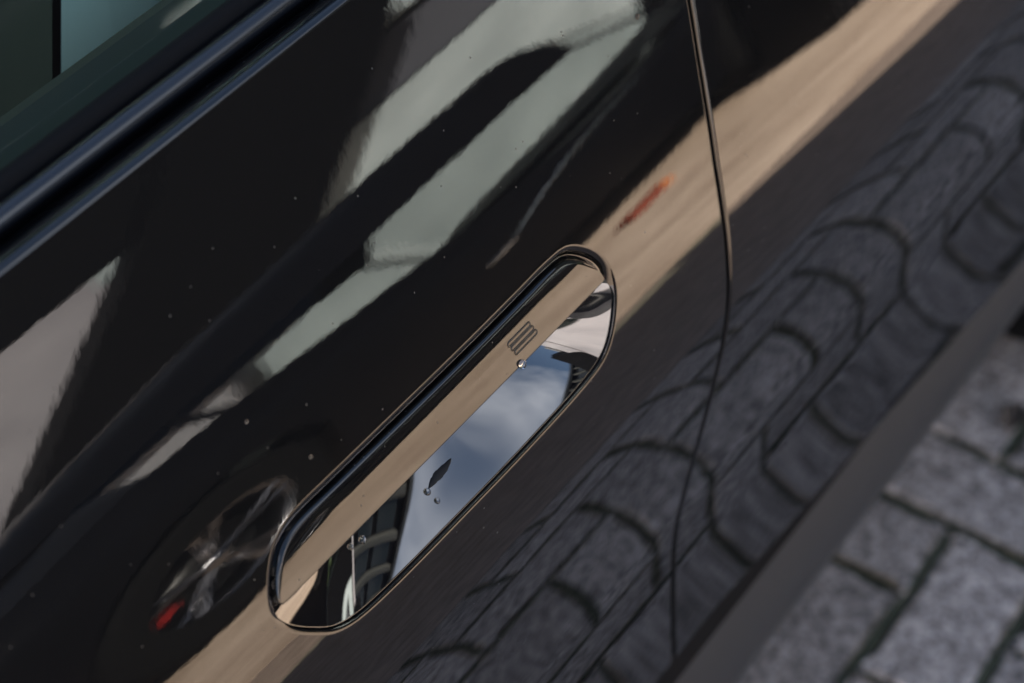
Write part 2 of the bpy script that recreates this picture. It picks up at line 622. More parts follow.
# --- front door
XF = -.95
G2 = .0036
bnd = []
for x in np.linspace(XF, float(seam(.476)) - G2, 60, endpoint=False):
    bnd.append((x, float(zbot(x))))
for z in np.linspace(.476, BELT, 60, endpoint=False):
    bnd.append((float(seam(z)) - G2, z))
for x in np.linspace(float(seam(BELT)) - G2, XF, 60, endpoint=False):
    bnd.append((x, BELT))
for z in np.linspace(BELT, float(zbot(XF)), 30, endpoint=False):
    bnd.append((XF, z))
bnd = np.array(bnd)
hsub = HOLE[::5]
th = np.concatenate([ang(hsub), ang(bnd)])
th = np.unique(np.round(np.sort(th), 5))


def at_angle(P, th):
    a = ang(P)
    o = np.argsort(a)
    a, Q = a[o], P[o]
    a = np.concatenate([a[-1:] - 2 * math.pi, a, a[:1] + 2 * math.pi])
    Q = np.vstack([Q[-1:], Q, Q[:1]])
    return np.stack([np.interp(th, a, Q[:, 0]), np.interp(th, a, Q[:, 1])], -1)


H_ = at_angle(HOLE, th)
B_ = at_angle(bnd, th)
Hn_full = loop_in(HOLE)
Hin = at_angle(np.hstack([HOLE])[:, :2], th)
aH = ang(HOLE); oH = np.argsort(aH)
def interp_ang(vals, th):
    a = np.concatenate([aH[oH][-1:] - 2 * math.pi, aH[oH], aH[oH][:1] + 2 * math.pi])
    v = np.vstack([vals[oH][-1:], vals[oH], vals[oH][:1]])
    return np.stack([np.interp(th, a, v[:, i]) for i in range(v.shape[1])], -1)
Hin = interp_ang(Hn_full, th)
Hin /= np.linalg.norm(Hin, axis=1, keepdims=True)
rings, norms = [], []
N0 = side_n(H_[:, 0], H_[:, 1])
P0 = S(H_[:, 0], H_[:, 1])
T3 = S(H_[:, 0] + Hin[:, 0] * 1e-3, H_[:, 1] + Hin[:, 1] * 1e-3) - P0
T3 -= (T3 * N0).sum(-1, keepdims=True) * N0
T3 /= np.linalg.norm(T3, axis=1, keepdims=True)
RR = .0042
# wall, from deep to the roll; the roll turns a full quarter above and stops short below
up_ = sm(-.35, .35, Hin[:, 1])[:, None]            # 1 where the opening lies above the edge
AM = np.radians(90 - 67 * up_)
RR = .0042 + .0022 * up_
eP = P0 + T3 * RR * np.sin(AM) - N0 * RR * (1 - np.cos(AM))
for d in (.020, .008, .0002):
    rings.append(eP - N0 * d); norms.append(T3 * 1.0)
for k_ in np.linspace(1, 0, 19):
    a = AM * k_
    rings.append(P0 + T3 * RR * np.sin(a) - N0 * RR * (1 - np.cos(a)))
    norms.append(N0 * np.cos(a) + T3 * np.sin(a))
ts = np.concatenate([np.linspace(0, .12, 14)[1:], .12 + .88 * np.linspace(0, 1, 66)[1:] ** 1.25])
for t in ts:
    Q = H_ * (1 - t) + B_ * t
    rings.append(S(Q[:, 0], Q[:, 1])); norms.append(side_n(Q[:, 0], Q[:, 1]))
# outer edge rolls in
Bn = -loop_in(B_)
Bn = smooth_loop(Bn, 1); Bn /= np.linalg.norm(Bn, axis=1, keepdims=True)
P1 = S(B_[:, 0], B_[:, 1]); N1 = side_n(B_[:, 0], B_[:, 1])
O3 = S(B_[:, 0] + Bn[:, 0] * 1e-3, B_[:, 1] + Bn[:, 1] * 1e-3) - P1
O3 -= (O3 * N1).sum(-1, keepdims=True) * N1
O3 /= np.linalg.norm(O3, axis=1, keepdims=True)
R2 = np.where(B_[:, 1] > BELT - .002, .0055, .0032)[:, None]
for a in np.linspace(0, 90, 12)[1:]:
    a = math.radians(a)
    rings.append(P1 + O3 * (R2 * math.sin(a) * .8) - N1 * R2 * (1 - math.cos(a)))
    norms.append(N1 * math.cos(a) + O3 * math.sin(a))
rings.append(P1 + O3 * (R2 * .8) - N1 * .022); norms.append(O3)
door = grid_obj('front_door', np.array(rings), 'paint', car, closed=True, flip=True, normals=np.array(norms))

# --- rear door
zz_ = np.linspace(0, 1, 120)
us = np.concatenate([np.linspace(0, .08, 12), np.linspace(.08, 1, 70)[1:]])
XR = .86
rows, nrm = [], []
def rear_pt(u, v):
    zlo = .476
    z = zlo + (BELT - zlo) * v
    x = (seam(z) + G2) * (1 - u) + XR * u
    zb = zbot(x)
    z = zb + (BELT - zb) * v
    return x, z
x0_, z0_ = rear_pt(0.0, zz_)
P1 = S(x0_, z0_); N1 = side_n(x0_, z0_)
tx = np.stack([-np.ones_like(x0_), side(x0_ - 1e-3, z0_) * 1e3 - side(x0_, z0_) * 1e3, np.zeros_like(x0_)], -1)
tx -= (tx * N1).sum(-1, keepdims=True) * N1; tx /= np.linalg.norm(tx, axis=1, keepdims=True)
rows.append(P1 + tx * .0018 - N1 * .022); nrm.append(tx)
for a in np.linspace(90, 0, 10)[:-1]:
    a = math.radians(a)
    rows.append(P1 + tx * .0018 * math.sin(a) - N1 * .0022 * (1 - math.cos(a))); nrm.append(N1 * math.cos(a) + tx * math.sin(a))
for u in us:
    x, z = rear_pt(u, zz_)
    rows.append(S(x, z)); nrm.append(side_n(x, z))
rows, nrm = np.array(rows), np.array(nrm)
# roll of the upper edge and of the lower edge
topN, topP = nrm[:, -1:], rows[:, -1:]
up = np.cross(topN, np.array([1.0, 0, 0])); up *= np.sign(up[..., 2:3])
dnN, dnP = nrm[:, :1], rows[:, :1]
dn = np.cross(dnN, np.array([1.0, 0, 0])); dn *= -np.sign(dn[..., 2:3])
A = np.radians(np.linspace(0, 90, 10)[1:])
topR = np.concatenate([topP + up * .0044 * math.sin(a) - topN * .0055 * (1 - math.cos(a)) for a in A] + [topP + up * .0044 - topN * .022], 1)
topRN = np.concatenate([topN * math.cos(a) + up * math.sin(a) for a in A] + [up], 1)
dnR = np.concatenate([dnP + dn * .002 - dnN * .03] + [dnP + dn * .002 * math.sin(a) - dnN * .0024 * (1 - math.cos(a)) for a in A[::-1]], 1)
dnRN = np.concatenate([dn] + [dnN * math.cos(a) + dn * math.sin(a) for a in A[::-1]], 1)
grid_obj('rear_door', np.concatenate([dnR, rows, topR], 1), 'paint', car, normals=np.concatenate([dnRN, nrm, topRN], 1), flip=True)

# --- black rubber inside the shut line
zs_ = np.linspace(.478, BELT - .002, 90)
sr = []
for o_, d_ in ((-.008, .006), (-.003, .0042), (0, .0038), (.003, .0042), (.008, .006)):
    xq = seam(zs_) + o_
    sr.append(S(xq, zs_) - side_n(xq, zs_) * d_)
grid_obj('door_seal', np.array(sr), 'rubber', car)

# --- bowl of the handle, behind the door skin
NB = 480
L0 = resample(HOLE, NB)
Lin = loop_in(L0)
zmid = .869
def bowl_ring(inset, depth):
    Q = L0 + Lin * inset
    return Q, depth
BW, BWn = [], []
lowf = sm(-.35, .35, Lin[:, 1])[:, None]
Q0 = L0 + Lin * (.0048 - .0017 * lowf)
tgt = np.stack([Q0[:, 0] * .80, np.full(NB, zmid)], -1)
def bowl(t):
    Q = Q0 * (1 - t) + tgt * t
    g = (t - .16 * t * t) / .84
    xx_ = Q0[:, 0:1]
    D = .035 * (1 - np.abs((xx_ - .018) / np.where(xx_ < .018, .165, .130)) ** 1.75)
    base = S(Q[:, 0], Q[:, 1]); nb = side_n(Q[:, 0], Q[:, 1])
    return base - nb * (.0032 - .0018 * lowf + D * g)
for t in np.linspace(0, .985, 70):
    BW.append(bowl(t))
BW = np.array(BW)
# small lip that turns outward at the start
LIP = []
for a, dd in ((-.0008, .0065), (-.0005, .0040), (-.0002, .0034)):
    Q = Q0 + Lin * (a)
    LIP.append(S(Q[:, 0], Q[:, 1]) - side_n(Q[:, 0], Q[:, 1]) * (dd - .0018 * lowf))
BW = np.concatenate([np.array(LIP), BW], 0)
pocket = grid_obj('handle_pocket', BW, 'pocket', car, closed=True, flip=False)

# --- handle bar
GAP = .0068
low = .8675
I0 = HOLE + Hn_full * GAP
topmask = I0[:, 1] > low
keep = I0[topmask]
# order the top arc from right to left
keep = keep[np.argsort(-keep[:, 0] + 0 * keep[:, 1])] if False else keep
seg = [tuple(p) for p in keep]
i0 = max(range(len(seg)), key=lambda i: (seg[i][0] - seg[i - 1][0]) ** 2 + (seg[i][1] - seg[i - 1][1]) ** 2)
seg = seg[i0:] + seg[:i0]
seg = np.array(seg)                       # right end -> over the top -> left end
tipR = np.array([.1265, .8655]); tipL = np.array([-.1250, .8685])
bar = np.vstack([np.stack([np.linspace(tipL[0], tipR[0], 400, endpoint=False), np.linspace(tipL[1], tipR[1], 400, endpoint=False)], -1), tipR[None], seg[8:-8], tipL[None]])
bar = smooth_loop(resample(bar, 960), 3)
bi = loop_in(bar)
tt = np.clip((bar[:, 1] - .8705) / .010, 0, 1)
rad = (.0009 + .0013 * tt * tt * (3 - 2 * tt))[:, None]
_o = np.argsort(seg[:, 0])
btx = bar[:, 0] * .90
btgt = np.stack([btx, np.minimum(.8795, .5 * (.8670 + np.interp(btx, seg[_o, 0], seg[_o, 1])))], -1)
BR, BRn = [], []
def bar_base(Q):
    # flush outer face, a touch flatter than the door skin
    c_ = np.clip((Q[:, 1] - .8840) / .010, 0, 2)[:, None]
    e_ = np.clip((np.abs(Q[:, 0]) - .075) / .045, 0, 2)[:, None]
    n_ = side_n(Q[:, 0], Q[:, 1])
    return S(Q[:, 0], Q[:, 1]) - n_ * (.0008 * c_ ** 2.0 + .0010 * e_ ** 2 * c_), n_
for dpt in (.024, .012):
    p, n = bar_base(bar); BR.append(p - n * dpt)
for a in np.linspace(90, 0, 14):
    a = math.radians(a)
    Q = bar + bi * rad * (1 - math.sin(a))
    p, n = bar_base(Q)
    BR.append(p - n * (rad * (1 - math.cos(a)) + .0004))
Qr = bar + bi * rad
for t in np.linspace(0, 1, 26)[1:]:
    Q = Qr * (1 - t) + btgt * t
    p, n = bar_base(Q); BR.append(p - n * .0004)
BR = np.array(BR)
handle = grid_obj('door_handle', BR, 'paint', car, closed=True, flip=False)
# keep the outer face true: analytic normals there, finite differences on the rolled edge
fn = fd_normals(BR, True, None)
fn *= np.sign((fn * side_n(BR[..., 0], BR[..., 2])).sum(-1, keepdims=True).mean())
fn[-3:] = fn[-4]
handle.data.normals_split_custom_set_from_vertices([tuple(map(float, v)) for v in fn.reshape(-1, 3)])

# --- three engraved pills of the touch mark
for k in range(3):
    zc = .8800 - .0029 * k
    xc = .0572 + .0014 * k
    hl, hr, rt = .0080, .0011, .00036
    path = []
    for a in np.linspace(-90, 90, 9):
        path.append((xc + hl + hr * math.cos(math.radians(a)), zc + hr * math.sin(math.radians(a))))
    for a in np.linspace(90, 270, 9):
        path.append((xc - hl + hr * math.cos(math.radians(a)), zc + hr * math.sin(math.radians(a))))
    path = np.array(path)
    pin = loop_in(path)
    rows_ = []
    for a in np.linspace(0, 2 * math.pi, 7)[:-1]:
        Q = path + pin * rt * math.cos(a) * 1.3
        p, n = bar_base(Q)
        rows_.append(p + n * (rt * .6 * math.sin(a) - .0003))
    rows_.append(rows_[0])
    grid_obj('touch_mark', np.array(rows_), 'engraving', handle, closed=True)

# --- belt moulding, seal and window
xs_long = np.linspace(-1.05, .98, 60)
def ell(cy, cz, ry, rz, a0, a1, n=24, tilt=0):
    pts = []
    for a in np.linspace(a0, a1, n):
        a = math.radians(a)
        y, z = ry * math.cos(a), rz * math.sin(a)
        t = math.radians(tilt)
        pts.append((cy + y * math.cos(t) - z * math.sin(t), cz + y * math.sin(t) + z * math.cos(t)))
    return pts
extrude_profile('belt_moulding', [(.1150, 1.0)] + ell(.1215, 1.0262, .0065, .0064, 205, 5, 30) + [(.128, 1.0)], xs_long, 'gloss_trim', car)
extrude_profile('belt_groove', [(.080, .99), (.094, 1.012), (.104, 1.018), (.112, 1.012), (.117, 1.0)], xs_long, 'rubber', car)
extrude_profile('belt_bead', ell(.0985, 1.0290, .0022, .0024, 230, -60, 16), xs_long, 'gloss_trim', car)
extrude_profile('window_seal', [(.1262, 1.0), (.1268, 1.0300), (.1285, 1.0345), (.1310, 1.0362), (.1340, 1.0355), (.1365, 1.0325), (.138, 1.0)], xs_long, 'rubber', car)
GZ0, GZ1, GY0, GY1 = 1.00, 1.42, .125, .335
def gl(x0, x1, name='side_window', y0=GY0, y1=GY1, mirror=False):
    P = []
    for x in np.linspace(x0, x1, 30):
        row = []
        for t in np.linspace(0, 1, 16):
            y = y0 + (y1 - y0) * (t + .12 * t * (t - 1))
            row.append((x, 1.86 - y if mirror else y, GZ0 + (GZ1 - GZ0) * t))
        P.append(row)
    return grid_obj(name, P, 'glass', car)
gl(-.80, .20); gl(.32, 1.05); gl(-.80, .20, mirror=True); gl(.32, 1.05, mirror=True)
for mir in (False, True):
    P = []
    for x in (.19, .205, .315, .33):
        d = .004 if x in (.205, .315) else -.006
        P.append([(x, (1.86 - y if mir else y), z) for y, z in [(GY0 + (GY1 - GY0) * (t + .12 * t * (t - 1)) - d, GZ0 + .03 + (GZ1 - GZ0 - .03) * t) for t in np.linspace(0, 1, 14)]])
    grid_obj('door_pillar', P, 'gloss_trim', car)

# --- inside of the car
box('door_card', -.9, .19, .146, .20, .45, .995, 'interior', car, .01)
box('door_card', .33, .95, .146, .20, .45, .995, 'interior', car, .01)
box('door_card', -.9, .95, 1.66, 1.71, .45, 1.03, 'interior', car, .02)
box('cabin_floor', -1.3, 1.5, .16, 1.70, .22, .26, 'interior', car)
box('dashboard', -1.35, -.75, .2, 1.66, .5, .98, 'interior', car, .05)
def seat(yc):
    w = .25
    prof = [(-.03, .44), (.01, .60), (.055, .80), (.11, 1.02), (.14, 1.10), (.18, 1.12), (.22, 1.10), (.21, .9), (.15, .6), (.11, .42), (-.03, .44)]
    P = []
    for u in np.linspace(-1, 1, 17):
        e = 1 - abs(u) ** 6 * .35
        bol = .03 * max(0, (abs(u) - .55) / .45) ** 1.2
        P.append([(.09 + (x - .09) * e - (bol if x < .15 else 0), yc + u * w * (1 - .06 * (z - .44)), .42 + (z - .42) * (1 - .03 * abs(u) ** 4)) for x, z in prof])
    s = grid_obj('front_seat', P, 'interior', car, smooth=True)
    for row, o_ in ((P[0], -.006), (P[-1], .006)):
        c_ = np.mean(np.array(row[:-1]), 0) + np.array([0, o_ * 2.5, 0])
        v = [tuple(np.array(p) * np.array([1, 1, 1]) + np.array([0, o_, 0])) for p in row[:-1]] + [tuple(c_)]
        n_ = len(v) - 1
        mesh_obj('side_panel', v, [(i, (i + 1) % n_, n_) for i in range(n_)], 'seat', s)
    P = []
    for u in np.linspace(-1, 1, 13):
        e = (1 - abs(u) ** 4) ** .25
        P.append([(.17 + .05 * math.cos(a) * e, yc + u * .13, 1.20 + .085 * math.sin(a) * (.8 + .2 * e)) for a in np.linspace(0, 2 * math.pi, 20)])
    grid_obj('headrest', P, 'seat', s)
    P = []
    for u in np.linspace(-1, 1, 13):
        P.append([(-.22 + .27 * math.cos(a) * (1 - .1 * u ** 6), yc + u * .24, .40 + .08 * math.sin(a) * (1 - .4 * u ** 6) + .03 * u ** 2) for a in np.linspace(0, 2 * math.pi, 24)])
    grid_obj('seat_cushion', P, 'interior', s)
seat(.53); seat(1.30)
box('rear_bench', .85, 1.45, .25, 1.6, .4, .98, 'seat', car, .06)

# --- lower body
rock = [(.06, .50), (.045, .482), (.034, .462), (.022, .440), (-.004, .399), (-.011, .378), (-.0165, .358), (-.0180, .346), (-.0170, .334), (-.009, .300), (.02, .225), (.06, .205), (.2, .20)]
extrude_profile('sill_trim', rock[4:], np.linspace(-1.34, .875, 40), 'cladding', car)
extrude_profile('sill_recess', rock[:5], np.linspace(-1.34, .875, 40), 'rubber', car)
extrude_profile('sill_trim', [(1.86 - y, z) for y, z in rock], np.linspace(-1.34, .875, 6), 'cladding', car)
extrude_profile('inner_sill', [(.03, .44), (.032, .50), (.034, .80), (.07, .95), (.11, 1.0)], np.linspace(-1.1, .9, 12), 'dark', car)
box('underbody', -2.5, 2.1, .22, 1.64, .17, .24, 'dark', car)
box('sun_block', -2.12, -1.32, .24, 1.62, .241, .80, 'dark', car)  # added unseen block, stops sun passing through the hollow body
box('sun_block', .80, 1.68, .24, 1.62, .261, .86, 'dark', car)  # same added block at the rear axle, keeps sun off the pavers
box('sill_sun_block', -1.3, .908, .075, .145, .207, .90, 'dark', car)  # added unseen block closing a sun leak at the sill's end
box('boot_floor', 1.69, 2.15, .24, 1.62, .241, .86, 'dark', car)

AX = {'f': -1.72, 'r': 1.26}
WR = .35
def panel(name, x0, x1, ax, ztop, mirror=False, nx=60):
    P = []
    for x in np.linspace(x0, x1, nx):
        zl = .26 if ax is None else max(.26, .345 + math.sqrt(max(0, .385 ** 2 - (x - ax) ** 2)))
        zt = ztop(x)
        row = []
        for t in np.linspace(0, 1, 40):
            z = zl + (zt - zl) * t
            y = float(side(x, min(z, 1.07)))
            row.append((x, 1.86 - y if mirror else y, z))
        P.append(row)
    return grid_obj(name, P, 'paint', car, flip=mirror)
ftop = lambda x: BELT - .05 * min(1, (XF - x) / .5) - .25 * max(0, (-1.3 - x) / 1.35) ** 1.6
rtop = lambda x: BELT - .01 * (x - XR) - .16 * max(0, (x - 1.6) / .7) ** 2
for mir in (False, True):
    panel('front_fender', -2.62, XF - .004, AX['f'], ftop, mir)
    panel('rear_quarter', XR + .004, 2.25, AX['r'], rtop, mir)
P = [[(x, y, z) for y, z in [(float(side(x, zt)), zt) for zt in np.linspace(.28, BELT, 30)]] for x in np.linspace(XF, XR, 10)]
P = [[(x, 1.86 - y, z) for (x, y, z) in r] for r in P]
grid_obj('right_doors', P, 'paint', car, flip=True)
def across(name, xs, ztop, crown, material):
    P = []
    for x in xs:
        zt = ztop(x)
        yl = float(side(x, min(zt, 1.07)))
        P.append([(x, yl + (1.86 - 2 * yl) * t, zt + crown * (1 - (2 * t - 1) ** 4)) for t in np.linspace(0, 1, 24)])
    return grid_obj(name, P, material, car)
across('bonnet', np.linspace(-2.62, -1.0, 30), ftop, .05, 'paint')
across('boot_lid', np.linspace(1.55, 2.25, 14), rtop, .03, 'paint')
def endcap(name, x, bulge, ztop):
    P = []
    for z in np.linspace(.22, ztop(x), 16):
        yl = float(side(x, min(z, 1.07)))
        P.append([(x + bulge * (1 - (2 * t - 1) ** 2) + bulge * .3 * math.sin((z - .22) * 4), yl + (1.86 - 2 * yl) * t, z) for t in np.linspace(0, 1, 24)])
    return grid_obj(name, P, 'paint', car)
endcap('front_bumper', -2.62, -.16, ftop)
endcap('rear_bumper', 2.25, .10, rtop)
for s_, y_ in ((1, .42), (-1, 1.44)):
    box('headlight', -2.76, -2.55, y_ - .17, y_ + .17, .66, .74, 'lamp_lens', car, .02)
    box('taillight', 2.22, 2.36, y_ - .2, y_ + .2, .80, .88, 'tail_lens', car, .02)
RX = [(-.95, 1.30, .42), (-.62, 1.41, .36), (-.2, 1.46, .345), (.3, 1.465, .345), (.8, 1.43, .36), (1.2, 1.35, .40), (1.35, 1.30, .43)]
P = []
for x, zr, yl in RX:
    P.append([(x, yl + (1.86 - 2 * yl) * t, zr - .05 + .07 * (1 - (2 * t - 1) ** 4)) for t in np.linspace(0, 1, 24)])
grid_obj('roof', P, 'paint', car)
def slope_glass(name, xa, za, ya, xb, zb, yb):
    P = [[(xa + (xb - xa) * s + .05 * (1 - (2 * t - 1) ** 2) * (-1 if xa < 0 else 1), (ya + (yb - ya) * s) + (1.86 - 2 * (ya + (yb - ya) * s)) * t, za + (zb - za) * s + .03 * math.sin(math.pi * s)) for t in np.linspace(0, 1, 20)] for s in np.linspace(0, 1, 12)]
    return grid_obj(name, P, 'glass', car)
slope_glass('windscreen', -1.40, 1.00, .18, -.93, 1.30, .42)
slope_glass('rear_window', 1.75, 1.02, .24, 1.33, 1.29, .43)
for mir in (False, True):
    f_ = (lambda y: 1.86 - y) if mir else (lambda y: y)
    for nm, pts in (('front_pillar', [(-1.40, .15, 1.00), (-.93, .41, 1.31), (-.55, .335, 1.43), (-.82, .13, 1.03)]), ('rear_pillar', [(1.78, .20, 1.01), (1.33, .43, 1.31), (.85, .34, 1.42), (1.05, .125, 1.02)])):
        v = [(x, f_(y), z) for x, y, z in pts] + [(x, f_(y + .04), z) for x, y, z in pts]
        mesh_obj(nm, v, [(0, 1, 2, 3), (4, 7, 6, 5), (0, 3, 7, 4), (1, 5, 6, 2), (0, 4, 5, 1), (3, 2, 6, 7)], 'paint', car)


def wheel(parent, x, y, r, outward, caliper='disc', spokes=5, rim_scale=1.0):
    """a road wheel with its axle along Y; outward is -1 or +1"""
    s = outward
    w = .115
    hub = (x, y, r)
    tyre = [(r * .70 * rim_scale, -w), (r * .86, -w * 1.02), (r * .96, -w * .9), (r, -w * .6), (r, w * .6), (r * .96, w * .9), (r * .86, w * 1.02), (r * .70 * rim_scale, w)]
    wh = lathe('wheel', tyre, hub, 'tyre', parent, 56)
    q = r * rim_scale
    rim = [(q * .62, -w * s), (q * .66, 0), (q * .67, w * .80 * s), (q * .71, w * 1.0 * s), (q * .735, w * .95 * s), (q * .72, w * .7 * s)]
    lathe('rim', rim, hub, 'alloy', wh, 56)
    for k in range(spokes):
        a0 = 2 * math.pi * k / spokes + .35
        for da in (-.16, .16):
            v = []
            for rr, hw, yo in ((q * .08, .016, .55), (q * .38, .013, .60), (q * .68, .016, .86)):
                a = a0 + da * (rr / (q * .68)) ** .6
                ca, sa = math.cos(a), math.sin(a)
                for wv, yy_ in ((-hw, yo), (0, yo + .16), (hw, yo), (0, yo - .25)):
                    v.append((x + rr * ca - wv * sa, y + s * w * yy_, r + rr * sa + wv * ca))
            f = grid_faces(3, 4, closed=True)
            mesh_obj('spoke', v, f + [(0, 1, 2, 3), (8, 9, 10, 11)], 'alloy', wh)
    lathe('hub_cap', [(.0, w * .8 * s), (r * .10, w * .78 * s), (r * .13, w * .6 * s), (r * .13, w * .2 * s)], hub, 'alloy', wh, 24)
    lathe('brake_disc', [(0, w * .12 * s), (q * .55, w * .12 * s), (q * .55, -w * .1 * s), (0, -w * .1 * s)], hub, 'disc', wh, 40)
    P = []
    for a in np.linspace(math.radians(172), math.radians(206), 10):
        P.append([(x + rr * math.cos(a), y + s * w * yy_, r + rr * math.sin(a)) for rr, yy_ in ((q * .40, .1), (q * .41, .5), (q * .58, .5), (q * .60, .1))])
    grid_obj('brake_caliper', P, caliper, wh, smooth=False)
    return wh


for ax in AX.values():
    wheel(car, ax, .105 + .0, .345, -1)
    wheel(car, ax, 1.86 - .105, .345, 1)

# ------------------------------------------------------------------ the dark sports coupe opposite
CX, CY, CROT = 1.37, -2.74, math.radians(-1.5)
coupe = empty('sports_coupe', (CX, CY - .92, 0.0), 'low dark sports coupe mirrored in the door, red brake caliper behind silver spokes', 'car')
cp_parts_start = set(bpy.data.objects)
U0 = CX - .95             # X of the coupe's tail
W2 = .92
CYM = CY - W2             # its centre line
belt_u = np.array([0, .15, .45, .91, 1.14, 1.65, 1.96, 2.31, 2.6, 2.95, 3.4, 3.8, 4.15, 4.40])
belt_z = np.array([.70, .82, .93, .985, .95, .82, .73, .66, .62, .60, .715, .68, .60, .50])
def cbelt(u): return float(np.interp(u, belt_u, belt_z))
def chalf(u):
    return W2 * (1 - .16 * max(0, (.6 - u) / .6) ** 2 - .20 * max(0, (u - 3.3) / 1.1) ** 2) + .02 * math.exp(-((u - .95) / .5) ** 2)
def cside(u, t, zl):
    """half-width and height on the coupe's flank, t from the sill (0) to the shoulder (1)"""
    zt = cbelt(u)
    z = zl + (zt - zl) * t
    h = (z - .2) / (zt - .2)
    y = chalf(u) * (.955 + .045 * math.sin(min(1, h * 1.35) * math.pi * .62) - .10 * max(0, (h - .72) / .28) ** 2.0)
    return y, z
for s_ in (1, -1):
    P = []
    for u in np.linspace(0, 4.4, 150):
        zl = .20
        for a in (.95, 3.40):
            zl = max(zl, .33 + math.sqrt(max(0, .365 ** 2 - (u - a) ** 2)) if abs(u - a) < .365 else 0)
        P.append([(U0 + u, CYM + s_ * cside(u, t, zl)[0], cside(u, t, zl)[1]) for t in np.linspace(0, 1, 30)])
    grid_obj('side_panel', P, 'coupe', coupe, flip=s_ > 0)
def cdeck(name, u0, u1, crown, n=40):
    P = []
    for u in np.linspace(u0, u1, n):
        y, z = cside(u, 1, .2)
        P.append([(U0 + u, CYM + y * k, z + crown(u) * (1 - abs(k) ** 3)) for k in np.linspace(-1, 1, 30)])
    return grid_obj(name, P, 'coupe', coupe)
cdeck('bonnet', 3.05, 4.4, lambda u: .03)
cdeck('engine_lid', 0.0, .95, lambda u: .02 + .16 * max(0, u) / .95)
for u_, sgn in ((0, -1), (4.4, 1)):
    P = []
    for t in np.linspace(0, 1, 14):
        y, z = cside(u_, t, .2)
        P.append([(U0 + u_ + sgn * .13 * (1 - k * k) * (1 - .5 * t), CYM + y * k, z) for k in np.linspace(-1, 1, 24)])
    grid_obj('bumper', P, 'coupe', coupe)
# roof and glass
roof_u = np.array([.75, .95, 1.2, 1.6, 2.1, 2.5, 2.8])
win_z = np.array([1.10, 1.115, 1.125, 1.125, 1.12, 1.09, 1.03])
roof_z = np.array([1.18, 1.28, 1.36, 1.435, 1.475, 1.475, 1.45])
roof_y = np.array([.50, .54, .57, .59, .60, .60, .59])
P = []
for i in range(len(roof_u)):
    row = []
    for k in np.linspace(-1, 1, 31):
        row.append((U0 + roof_u[i], CYM + (roof_y[i] + .03) * math.copysign(abs(k) ** .9, k), win_z[i] + (roof_z[i] - win_z[i]) * (1 - abs(k) ** 3.2)))
    P.append(row)
P = np.array(P)
